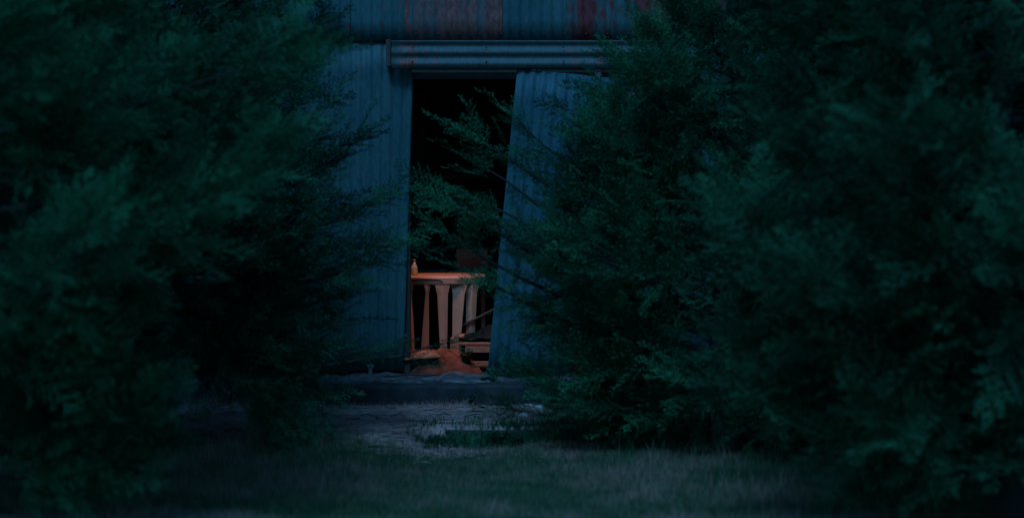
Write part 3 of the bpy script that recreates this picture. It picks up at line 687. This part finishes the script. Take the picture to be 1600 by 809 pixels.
# leafy weeds along the near kerb, at the threshold and by the mound
def weed(px, Y, z, h, n, seed, label, m='leaf_mid', spread=.5):
    r = np.random.default_rng(seed); root = thing('weed', label, 'weed', ((px-800)/FPX*Y, Y, z), group='weeds at the kerbs and threshold')
    T = []; BV = []; BF = []
    for k in range(n):
        az = r.uniform(0, 2*PI); le = h*r.uniform(.5, 1.1); d = np.array([math.cos(az)*spread, math.sin(az)*spread*.6, 1.0]); d /= np.linalg.norm(d)
        v, f = tube_arrays([(0, 0, 0), tuple(d*le*.6), tuple(d*le+np.array([0, 0, -.01]))], [.003, .002, .001], 4); o = len(BV); BV += v; BF += [tuple(a+o for a in q) for q in f]
        for q in range(12):
            c = d*le*(q+1)/12; a = r.uniform(0, 2*PI); dd = np.array([math.cos(a), math.sin(a), r.uniform(-.2, .7)]); s = np.cross(dd, [0, 0, 1.])*.009; l = r.uniform(.02, .045)
            T += [[c, c+dd*l*.5+s, c+dd*l], [c, c+dd*l, c+dd*l*.5-s]]
    T = np.array(T).reshape(-1, 3); np_mesh('leaves', T, np.arange(len(T)).reshape(-1, 3), M[m], root, attr=r.normal(.5, .2, len(T)))['kind'] = 'stuff'
    np_mesh('stems', [tuple(v) for v in BV], BF, M[m], root, attr=np.full(len(BV), .3))['kind'] = 'stuff'
weed(700, 14.15, -.22, .09, 30, 1, 'low leafy weed at the left end of the near dark kerb', spread=1.8)
weed(768, 14.12, -.22, .14, 34, 2, 'leafy weed before the near dark kerb, tallest near its left end', m='leaf', spread=1.3)
weed(822, 14.08, -.22, .10, 40, 3, 'spreading weed before the near dark kerb below the pale stones', spread=2.0)
weed(905, 14.10, -.22, .17, 36, 4, 'bushy weed before the near dark kerb under the right tree', m='leaf', spread=1.4)
weed(728, 16.28, .09, .15, 26, 5, 'dark weed growing between the dirt mound and the crate', spread=.4)
weed(762, 15.75, .02, .08, 14, 6, 'low weed on the threshold under the corner of the tilted door', spread=1.2)
weed(655, 13.85, -.23, .08, 30, 7, 'low spreading weed at the foot of the straw, left of the near dark kerb', m='leaf', spread=2.4)
weed(745, 15.45, -.1, .09, 14, 8, 'small weed between the two kerb ends', spread=1.2)
weed(880, 15.1, -.1, .16, 26, 9, 'weed by the far kerb below the pale stone pair, under the right tree', m='leaf', spread=1.0)
# pebbles and chips on the bare ground: too many to count
r = np.random.default_rng(33); PV = []; PF = []
for k in range(900):
    x = r.uniform(-2.6, 1.2); y = r.uniform(13.3, 15.45); q = r.uniform(.004, .013)*(1+1.5*(r.random() > .96)); zz = ground_z(x, y)
    a = r.uniform(0, 6.28); o = len(PV)
    for (u, v, w) in ((1, 0, 0), (0, 1, 0), (-1, 0, 0), (0, -1, 0), (.1, .1, .8), (0, 0, -.5)):
        PV.append((x+(u*math.cos(a)-v*.6*math.sin(a))*q*1.3, y+(u*math.sin(a)+v*.6*math.cos(a))*q*1.3, zz+w*q))
    PF += [(o, o+1, o+4), (o+1, o+2, o+4), (o+2, o+3, o+4), (o+3, o, o+4), (o+1, o, o+5), (o+2, o+1, o+5), (o+3, o+2, o+5), (o, o+3, o+5)]
tag(np_mesh('pebbles', PV, PF, M['conc']), 'small pebbles and chips scattered on the bare ground before the kerb', 'pebbles', kind='stuff')
# dead twigs fallen from the junipers
r = np.random.default_rng(44); TV = []; TF = []
for k in range(160):
    x = r.uniform(-2.6, 1.3); y = r.uniform(12.6, 15.4); a = r.normal(0, .9); L_ = r.uniform(.05, .22); zz = ground_z(x, y)+.006
    p0 = (x-math.cos(a)*L_/2, y-math.sin(a)*L_/2, zz); pm = (x+r.normal(0, .01), y+r.normal(0, .01), zz+r.uniform(.004, .02)); p1 = (x+math.cos(a)*L_/2, y+math.sin(a)*L_/2, zz)
    v, f = tube_arrays([p0, pm, p1], [.003, .0035, .0015], 4); o = len(TV); TV += [tuple(q) for q in v]; TF += [tuple(q+o for q in w) for w in f]
tag(np_mesh('dead_twigs', TV, TF, M['bark']), 'dead brown twigs scattered over the straw and grass edge', 'twigs', kind='stuff')
